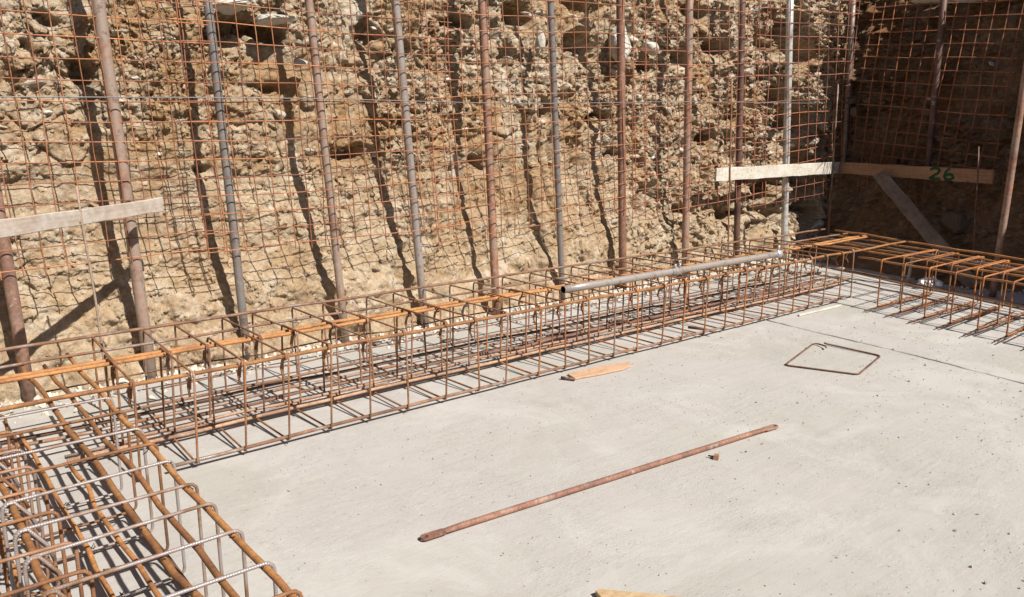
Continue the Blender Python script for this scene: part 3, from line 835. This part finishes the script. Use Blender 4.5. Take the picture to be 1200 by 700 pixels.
# ------------------------------------------------------------------ posts in front of the face
def post(name, p0, p1, r, mat, label, cat='post', group='steel posts in front of the earth face', over=.75):
    p0, p1 = Vector(p0), Vector(p1)
    p1 = p0 + (p1 - p0) * ((2.95 + over * .4 - p0.z) / (p1.z - p0.z)) if over else p1
    r *= .87
    d = p1 - p0
    me = MB().pipe(d * -.02, d, r, .0035, 14, 6, .002).me(name, mat)
    return tag(obj(name, me, None, p0), label, cat, group)
post('steel_post', (.63, 5.3, -.03), (.60, 5.3, 1.05), .040, M['pole_brown'], 'brown steel post behind the grey plank at the left edge')
post('steel_post', (1.318, 5.3, -.03), (1.232, 5.3, 2.329), .042, M['pole_brown'], 'thick brown steel post crossing behind the right end of the grey plank')
post('steel_post', (1.96, 5.3, -.03), (1.867, 5.3, 2.389), .033, M['pole_grey'], 'grey steel post second right of the weathered plank')
post('steel_post', (2.72, 5.3, -.03), (2.558, 5.3, 2.455), .034, M['pole_brown'], 'purplish brown steel post between two greyer posts')
post('steel_post', (3.44, 5.3, -.03), (3.241, 5.3, 2.52), .037, M['pipe_warm'], 'grey brown steel post left of the bright rust brown one')
post('steel_post', (4.179, 5.3, -.03), (4.046, 5.3, 2.596), .040, M['pole_rust'], 'rust brown steel post left of where the lying pipe starts')
post('steel_post', (4.97, 5.3, -.03), (4.777, 5.3, 2.665), .032, M['pole_grey'], 'thin dark grey steel post behind the open end of the lying pipe')
post('steel_post', (5.79, 5.3, -.03), (5.639, 5.3, 2.747), .045, M['pole_rust'], 'rust brown steel post across the tall white block of rock')
post('steel_post', (6.77, 5.3, -.03), (6.633, 5.3, 2.842), .045, M['pole_rust'], 'brown steel post just left of the pale plank')
post('steel_post', (7.69, 5.3, -.03), (7.51, 5.3, 2.925), .042, M['pole_red'], 'dark red brown steel post behind the left half of the pale plank')
post('steel_post', (8.67, 5.3, -.03), (8.411, 5.3, 3.01), .046, M['pole_zinc'], 'whitish galvanised steel post behind the right half of the pale plank')
post('steel_post', (9.97, 5.3, -.03), (9.796, 5.3, 3.142), .038, M['pole_red'], 'dark steel post in the corner where the two faces meet')
post('steel_post', (9.53, 4.06, -.03), (9.557, 4.118, 2.98), .040, M['pole_red'], 'dark steel post in shade behind the marked brown plank')
post('steel_post', (8.358, 2.843, -.03), (8.345, 2.80, 2.278), .036, M['pole_rust'], 'pinkish brown leaning post right of the end of the marked brown plank')

# ------------------------------------------------------------------ welded mesh sheets
rm = random.Random(9)
def sheet(label, origin, axis, W, z0, z1, dx, dz, lean, rise, mat, r=.0037, depth=0.0):
    """origin: lower left corner on plan; axis: unit vector along the sheet; lean: sideways drift per metre of height; rise: rise per metre of length"""
    ax = Vector(axis).normalized(); o0 = Vector(origin)
    t = thing('wire_mesh_sheet', label, 'wire mesh', (o0.x, o0.y, z0), 'welded mesh sheets hung on the posts')
    nrm = Vector((ax.y, -ax.x, 0))
    ncol = int(W / dx); nrow = int((z1 - z0) / dz)
    def P(s, h, out): 
        q = ax * (s + lean * h) + nrm * (out + .022 * math.sin(s * 1.7 + h * 1.1) + .012 * math.sin(s * 4.1 - h * 2.9)) + Vector((0, 0, h + rise * s + .006 * math.sin(s * 3.3 + h * 5))) + ax * (.006 * math.sin(h * 3.7 + s * 6))
        return q
    vm = []
    for i in range(ncol + 1):
        s = i * dx
        b = [P(s + rm.uniform(-.006, .006), -.045 + (nrow * dz + .09) * k / 10, .0045) for k in range(11)]
        o = MB().tube(b, r, 5, False).build('vertical_wire', mat, t)
    for j in range(nrow + 1):
        h = j * dz
        b = [P(-.045 + (ncol * dx + .09) * k / 12, h + rm.uniform(-.003, .003), -.0025) for k in range(13)]
        o = MB().tube(b, r, 5, False).build('horizontal_wire', mat, t)
    return t
MY = 5.245
X_ = (1, 0, 0)
sheet('orange rusty mesh sheet hung behind the grey plank at the left', (-.75, MY, 0), X_, 2.60, .80, 3.1, .118, .118, -.040, .006, M['mesh_wire'])
sheet('orange rusty mesh sheet between the grey post and the bright rust brown post', (1.72, MY - .012, 0), X_, 2.05, .80, 3.1, .120, .120, -.052, .014, M['mesh_wire'])
sheet('rusty mesh sheet over the white block of rock in the middle of the face', (3.55, MY, 0), X_, 2.50, .70, 3.1, .156, .125, -.060, .055, M['mesh_wire'])
sheet('red brown mesh sheet above the left half of the pale plank', (5.82, MY - .012, 0), X_, 2.30, .74, 3.1, .168, .130, -.060, .058, M['mesh_wire_red'])
sheet('red brown mesh sheet next to the dark corner of the pit', (7.85, MY, 0), X_, 2.20, .72, 3.2, .212, .143, -.065, .055, M['mesh_wire_red'], .0046)
sheet('dark red mesh sheet on the shaded face above the marked brown plank', (9.90, 5.22, 0), D2, 2.0, .60, 3.1, .158, .143, .075, -.085, M['mesh_wire'], .0056)
w = MB().tube(wobble((-.8, 5.2, 1.74), (8.9, 5.2, 1.885), 30, .012), .0034, 5).build('steel_wire', M['cable'])
tag(w, 'thin grey steel wire stretched level across the mesh sheets', 'wire')

# ------------------------------------------------------------------ boards
def board(name, a, b, height, thick, mat, label, cat, group=None, normal=None, parent=None, rough=.004, seg=14):
    """plank standing on edge from a to b (centre line), real thickness, slightly uneven"""
    a, b = Vector(a), Vector(b)
    d = (b - a); L = d.length; d.normalize()
    nrm = Vector(normal).normalized() if normal else d.cross(Vector((0, 0, 1))).normalized()
    nrm = (nrm - d * nrm.dot(d)).normalized()
    upv = nrm.cross(d).normalized()
    rb = random.Random(int(L * 1000))
    v, f = [], []
    for i in range(seg + 1):
        x = L * i / seg; e0 = rb.uniform(-rough, rough); e1 = rb.uniform(-rough, rough)
        for (y, z) in ((-.5, -.5), (.5, -.5), (.5, .5), (-.5, .5)):
            v.append((x, y * thick, z * height + (e0 if z < 0 else e1)))
    for i in range(seg):
        q = i * 4
        for k in range(4):
            k2 = (k + 1) % 4; f.append((q + k, q + 4 + k, q + 4 + k2, q + k2))
    f.append((0, 1, 2, 3)); f.append(tuple(seg * 4 + k for k in (3, 2, 1, 0)))
    me = mesh(name, v, f, mat)
    bm = bmesh.new(); bm.from_mesh(me); bmesh.ops.recalc_face_normals(bm, faces=bm.faces)
    es = [e for e in bm.edges if e.calc_face_angle(0) > 1.0]
    bmesh.ops.bevel(bm, geom=es, offset=min(.003, thick * .2), segments=1, affect='EDGES'); bm.to_mesh(me); bm.free()
    o = bpy.data.objects.new(name, me)
    o.matrix_world = Matrix(((d.x, nrm.x, upv.x, a.x), (d.y, nrm.y, upv.y, a.y), (d.z, nrm.z, upv.z, a.z), (0, 0, 0, 1)))
    link(o, parent)
    return tag(o, label, cat, group)
BG = 'batter boards around the pit'
board('plank', (-.55, 3.52, 1.135), (1.45, 5.195, 1.135), .085, .024, M['wood_grey'], 'weathered grey plank across the posts at the left of the pit', 'plank', BG)
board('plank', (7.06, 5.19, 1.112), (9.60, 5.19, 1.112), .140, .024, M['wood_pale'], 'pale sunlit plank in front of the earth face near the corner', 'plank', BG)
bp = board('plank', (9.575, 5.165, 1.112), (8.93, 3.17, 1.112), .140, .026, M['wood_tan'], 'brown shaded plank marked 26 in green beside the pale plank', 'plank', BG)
def nails(parent, xs, side):
    for x in xs:
        for z in (-.028, .03):
            MB().tube([(x + z * .3, side * .010, z), (x + z * .3, side * .0148, z)], .0045, 7).build('nail', M['tie'], parent)
for o_ in list(bpy.data.objects):
    if o_.name == 'plank': nails(o_, (.78, 1.05, 1.88), -1); nails(o_, (.78, 1.05, 1.88), 1)
    if o_.name == 'plank.001': nails(o_, (.62, 1.62, 2.5), -1); nails(o_, (.62, 1.62, 2.5), 1)
nails(bp, (.05, .72, 1.72), 1); nails(bp, (.05, .72, 1.72), -1)
# green crayon marking on the brown plank, strokes of real (thin) paint on its face
def strokes(parent, x0, zc, h, w, side):
    def mk(pts, nm):
        b = MB()
        wd = .015
        for (p, q) in zip(pts[:-1], pts[1:]):
            p, q = Vector((p[0], 0, p[1])), Vector((q[0], 0, q[1]))
            d = (q - p).normalized(); s_ = Vector((-d.z, 0, d.x)) * wd
            p2, q2 = p - d * wd * .5, q + d * wd * .5
            c = [p2 - s_, q2 - s_, q2 + s_, p2 + s_]
            y0, y1 = side * .0132, side * .0142
            b.hull_box([(v.x, y0, v.z) for v in c] + [(v.x, y1, v.z) for v in c])
        o = b.build(nm, M['green'], parent, False)
        return o
    X = lambda t: x0 + t * w
    Z = lambda t: zc + (t - .5) * h
    mk([(X(0), Z(.86)), (X(.25), Z(1)), (X(.75), Z(1)), (X(.9), Z(.8)), (X(.75), Z(.55)), (X(.3), Z(.25)), (X(.02), Z(.03)), (X(1), Z(.0))], 'green_numeral')
    X2 = lambda t: x0 + w * 1.35 + t * w
    mk([(X2(.45), Z(1.05)), (X2(.15), Z(.7)), (X2(.03), Z(.3)), (X2(.2), Z(.02)), (X2(.65), Z(0)), (X2(.9), Z(.22)), (X2(.75), Z(.48)), (X2(.4), Z(.5)), (X2(.1), Z(.32))], 'green_numeral')
strokes(bp, 1.35, 0.0, .112, .13, 1)
board('brace_board', (9.235, 4.50, 1.08), (8.60, 3.10, .02), .145, .03, M['wood_old'], 'old grey board leaning from behind the marked plank to the ground', 'board', None, normal=(-.9, -.35, .25))
def stake(p0, p1, r0, r1, mat, label, cat='stake', group=None):
    p0, p1 = Vector(p0), Vector(p1)
    P = [p0.lerp(p1, i / 6) + Vector((rm.uniform(-.004, .004), rm.uniform(-.004, .004), 0)) for i in range(7)]
    me = MB().tube([q - p0 for q in P], [r0 + (r1 - r0) * i / 6 for i in range(7)], 6).me('stake', mat)
    return tag(obj('stake', me, None, p0), label, cat, group)
stake((.95, 4.72, -.02), (.90, 4.72, 1.30), .008, .006, M['wood_lath'], 'thin pale lath standing in front of the weathered grey plank')
stake((8.72, 3.167, -.02), (8.765, 3.28, 1.416), .008, .007, M['pole_red'], 'thin dark stake sticking up behind the right end of the marked plank')
stake((8.50, 3.72, -.02), (8.56, 3.72, .30), .018, .015, M['wood_pale'], 'short pale wooden peg standing inside the right cage')
stake((9.45, 5.17, .02), (9.37, 5.17, 2.12), .012, .011, M['rail_brown'], 'thin rusty rod standing up beside the join of the two right planks', 'rod')
stake((7.35, 5.17, .02), (7.22, 5.17, 2.1), .009, .009, M['stirrup'], 'thin rusty rod standing at the left end of the pale plank', 'rod')

# ------------------------------------------------------------------ loose things
def at_pipe():
    a, b = Vector((3.626, 3.864, .522)), Vector((6.15, 3.818, .522))
    t = thing('scaffold_pipe', 'grey brown steel pipe with a coupler lying on the long cage', 'pipe', a)
    m_ = MB().pipe((0, 0, 0), b - a, .0275, .004, 18, 10, .0015)
    m_.build('tube', M['pipe_warm'], t)
    d = (b - a).normalized(); L = (b - a).length
    c = d * (L * .455)
    cb = MB(); cb.tube([c - d * .045, c - d * .04, c - d * .012, c - d * .011, c + d * .011, c + d * .012, c + d * .04, c + d * .045], [.030, .036, .037, .041, .041, .037, .036, .030], 14)
    cp = cb.build('coupler', M['galv'], t)
    for s in (-.028, .028):
        q = c + d * s + Vector((0, -.02, .03)); MB().tube([q, q + Vector((0, -.012, .03))], .009, 6).build('bolt', M['galv'], cp)
        q = c + d * s + Vector((0, .02, -.03)); MB().tube([q, q + Vector((0, .01, -.03))], .008, 6).build('bolt', M['galv'], cp)
    e = d * L
    cl = MB(); cl.tube([e - d * .035, e - d * .03, e + d * .02, e + d * .022], [.028, .036, .036, .024], 14)
    fit = cl.build('end_fitting', M['galv'], t)
    MB().tube([e - d * .01 + Vector((0, 0, .03)), e - d * .01 + Vector((0, -.01, .075))], .012, 6).build('bolt', M['galv'], fit)
at_pipe()

def eye_end(sign):
    """flattened end of the brace: a plate with a hole; local x along the brace outward"""
    n = 20; ro, ri, th = .0205, .0115, .0045
    outer, inner = [], []
    for i in range(n):
        a = 2 * math.pi * i / n
        c, s = math.cos(a), math.sin(a)
        outer.append((ro * c, ro * s) if c > -.3 else (-.085, ro * .92 * (1 if s > 0 else -1) * min(1, abs(s) * 1.6)))
        inner.append((ri * c, ri * s))
    v = [(x, y, th) for x, y in outer] + [(x, y, th) for x, y in inner] + [(x, y, -th) for x, y in outer] + [(x, y, -th) for x, y in inner]
    f = []
    for i in range(n):
        j = (i + 1) % n
        f += [(i, j, n + j, n + i), (2 * n + j, 2 * n + i, 3 * n + i, 3 * n + j), (j, i, 2 * n + i, 2 * n + j), (n + i, n + j, 3 * n + j, 3 * n + i)]
    return mesh('flattened_end', v, f, M['brace'])
a, b = Vector((1.555, 2.434, 0)), Vector((3.68, 2.232, 0))
br = thing('scaffold_brace', 'long red brown brace tube with flattened eye ends lying on the slab', 'brace tube', a)
d = (b - a).normalized(); L = (b - a).length
zc = .0165
sec = []
bb = MB()
stn = [(.03, .0185, .0046), (.06, .0185, .005), (.10, .0165, .010), (.16, .0138, .0138)]
ring = 12
def oval(s, wy, hz):
    sd = Vector((-d.y, d.x, 0))
    return [d * s + sd * (wy * math.cos(2 * math.pi * k / ring)) + Vector((0, 0, hz * math.sin(2 * math.pi * k / ring) + .0150)) for k in range(ring)]
prof = stn + [(L * t, .0138, .0138) for t in (.2, .35, .5, .65, .8)] + [(L - s, w_, h_) for (s, w_, h_) in stn[::-1]]
for (s, wy, hz) in prof: bb.v += oval(s, wy, hz)
for i in range(len(prof) - 1):
    for k in range(ring):
        k2 = (k + 1) % ring
        bb.f.append((i * ring + k, i * ring + k2, (i + 1) * ring + k2, (i + 1) * ring + k)); bb.uv += [(0, 0)] * 4
tb = bb.build('tube', M['brace'], br)
az = math.atan2(d.y, d.x)
obj('flattened_end', eye_end(1), br, (0, 0, .0150), (0, 0, az + math.pi))
obj('flattened_end', eye_end(1), br, d * L + Vector((0, 0, .0150)), (0, 0, az))

# square link lying on the slab
q = [Vector((4.76, 2.845, .008)), Vector((4.944, 2.416, .008)), Vector((5.493, 2.536, .008)), Vector((5.453, 3.02, .010))]
def corner(a, p, b, r=.03):
    a_, b_ = (a - p).normalized() * r, (b - p).normalized() * r
    return [p + a_, p + (a_ + b_) * .32, p + b_]
e1, e2 = Vector((5.345, 2.87, .022)), Vector((5.478, 2.935, .012))
ring_pts = [e1, Vector((5.40, 2.925, .020)), Vector((5.425, 2.985, .014))]
ring_pts = [e1, Vector((5.385, 2.90, .021))] + corner(Vector((5.40, 2.93, .018)), q[3] + Vector((-.01, 0, 0)), q[0], .05) + corner(q[3], q[0], q[1]) + corner(q[0], q[1], q[2]) + corner(q[1], q[2], e2) + [q[2].lerp(e2, .5), e2, Vector((5.472, 2.958, .016))]
o = MB().tube(ring_pts, .0062, 6).build('loose_link', M['rail_brown'])
tag(o, 'square bent rebar link lying alone on the slab', 'rebar link')

def flat_piece(name, pts, z0, th, mat, label, cat):
    n = len(pts); c = Vector((sum(p[0] for p in pts) / n, sum(p[1] for p in pts) / n, 0))
    v = [(p[0] - c.x, p[1] - c.y, z0) for p in pts] + [(p[0] - c.x, p[1] - c.y, z0 + th) for p in pts]
    f = [tuple(range(n))[::-1], tuple(range(n, 2 * n))] + [(i, (i + 1) % n, n + (i + 1) % n, n + i) for i in range(n)]
    me = mesh(name, v, f, mat)
    bm = bmesh.new(); bm.from_mesh(me); bmesh.ops.recalc_face_normals(bm, faces=bm.faces)
    bmesh.ops.bevel(bm, geom=bm.edges[:], offset=.002, segments=1, affect='EDGES'); bm.to_mesh(me); bm.free()
    return tag(obj(name, me, None, c), label, cat)
flat_piece('wood_offcut', [(3.43, 3.535), (3.62, 3.50), (3.82, 3.475), (3.93, 3.50), (3.98, 3.565), (3.72, 3.62), (3.46, 3.635)],   .003, .012, M['wood_fresh'], 'fresh pinkish wood offcut pushed under the front of the long cage', 'wood offcut')
flat_piece('wood_strip', [(6.16, 3.575), (6.82, 3.55), (6.82, 3.57), (6.17, 3.60)], .003, .014, M['wood_pale'], 'narrow pale wood strip under the far end of the long cage', 'wood strip')
flat_piece('plank', [(1.801, 1.735), (1.822, 1.731), (1.912, 1.629), (2.006, 1.518), (2.27, 1.205), (2.18, 1.13), (1.80, 1.60), (1.785, 1.69)], .003, .022, M['wood_yellow'], 'tan plank with a pointed end at the bottom edge of the photo', 'plank')
o = MB().tube([(3.37, 3.60, .014), (3.415, 3.52, .012)], .010, 7).build('bar_offcut', M['pole_red'])
tag(o, 'stubby dark bar end sticking out beside the pinkish wood offcut', 'bar offcut')
o = MB().tube([(4.96, 3.83, .05), (5.00, 3.73, .05), (5.02, 3.63, .045)], .012, 7).build('bar_offcut', M['pole_red'])
tag(o, 'dark bar end lying inside the long cage near its far half', 'bar offcut')
# small offcut block by the brace
b = MB()
b.hull_box([(-.016, -.012, .0), (.016, -.012, 0), (.016, .012, 0), (-.016, .012, 0), (-.014, -.011, .022), (.015, -.012, .024), (.015, .011, .022), (-.015, .012, .023)])
blk = b.build('wood_block', M['wood_tan'], None, False, (3.10, 2.185, .001)); blk.rotation_euler = (0, 0, .5)
tag(blk, 'tiny dark wooden block lying beside the red brown brace tube', 'wood block')
MB().tube([(0, .012, .012), (.003, .04, .010)], .004, 5).build('nail', M['tie'], blk)

# crumpled white plastic by the right cage
bm = bmesh.new(); bmesh.ops.create_icosphere(bm, subdivisions=3, radius=1)
rb = random.Random(4)
for v in bm.verts:
    s = .72 + .28 * math.sin(v.co.x * 7 + 1) * math.cos(v.co.y * 6 + 2) + .15 * rb.uniform(-1, 1)
    v.co = Vector((v.co.x * s * .15, v.co.y * s * .10, max(v.co.z * s * .075 + .055, .002)))
me = bpy.data.meshes.new('plastic_bag'); bm.to_mesh(me); bm.free(); me.materials.append(M['white'])
bagp = obj('plastic_bag', me, None, (8.32, 3.42, 0), (0, 0, -.5))
tag(bagp, 'crumpled white plastic bag on the ground behind the right cage', 'plastic bag')

# rubble lumps on the strip between the long cage and the face
rubm = [stone_mesh('rubble', 300 + k, M['rubble'], .7, 12) for k in range(6)]
rr = random.Random(17)
POSTS = ((.63, 'leftmost post'), (1.32, 'thick post'), (1.96, 'first grey post'), (2.72, 'purplish brown post'), (3.44, 'grey brown post'),
         (4.18, 'rust brown post'), (4.97, 'thin grey post'), (5.79, 'post across the white rock'), (6.77, 'post beside the pale plank'), (7.69, 'dark red brown post'), (8.67, 'galvanised post'))
for k in range(40):
    x = rr.uniform(.7, 9.1) if k < 24 else rr.uniform(7.2, 9.2)
    y = rr.uniform(4.78, 5.22) if k < 24 else rr.uniform(4.5, 5.25)
    f = rr.uniform(.022, .05)
    s = f * (1 + .07 * x)
    o = obj('rubble_lump', rubm[rr.randrange(6)], None, (x, y, s * .35), (rr.uniform(-.3, .3), rr.uniform(-.3, .3), rr.uniform(0, 6)), (s * 1.3, s, s * .7))
    size = 'biggest' if f > .044 else ('big' if f > .037 else ('middling' if f > .030 else 'small'))
    side = 'behind the long cage' if y < 4.95 else 'at the earth face'
    tag(o, '%s rubble lump %s by the %s' % (size, side, min(POSTS, key=lambda p: abs(p[0] - x))[1]), 'rubble lump', 'rubble lumps behind the long cage')
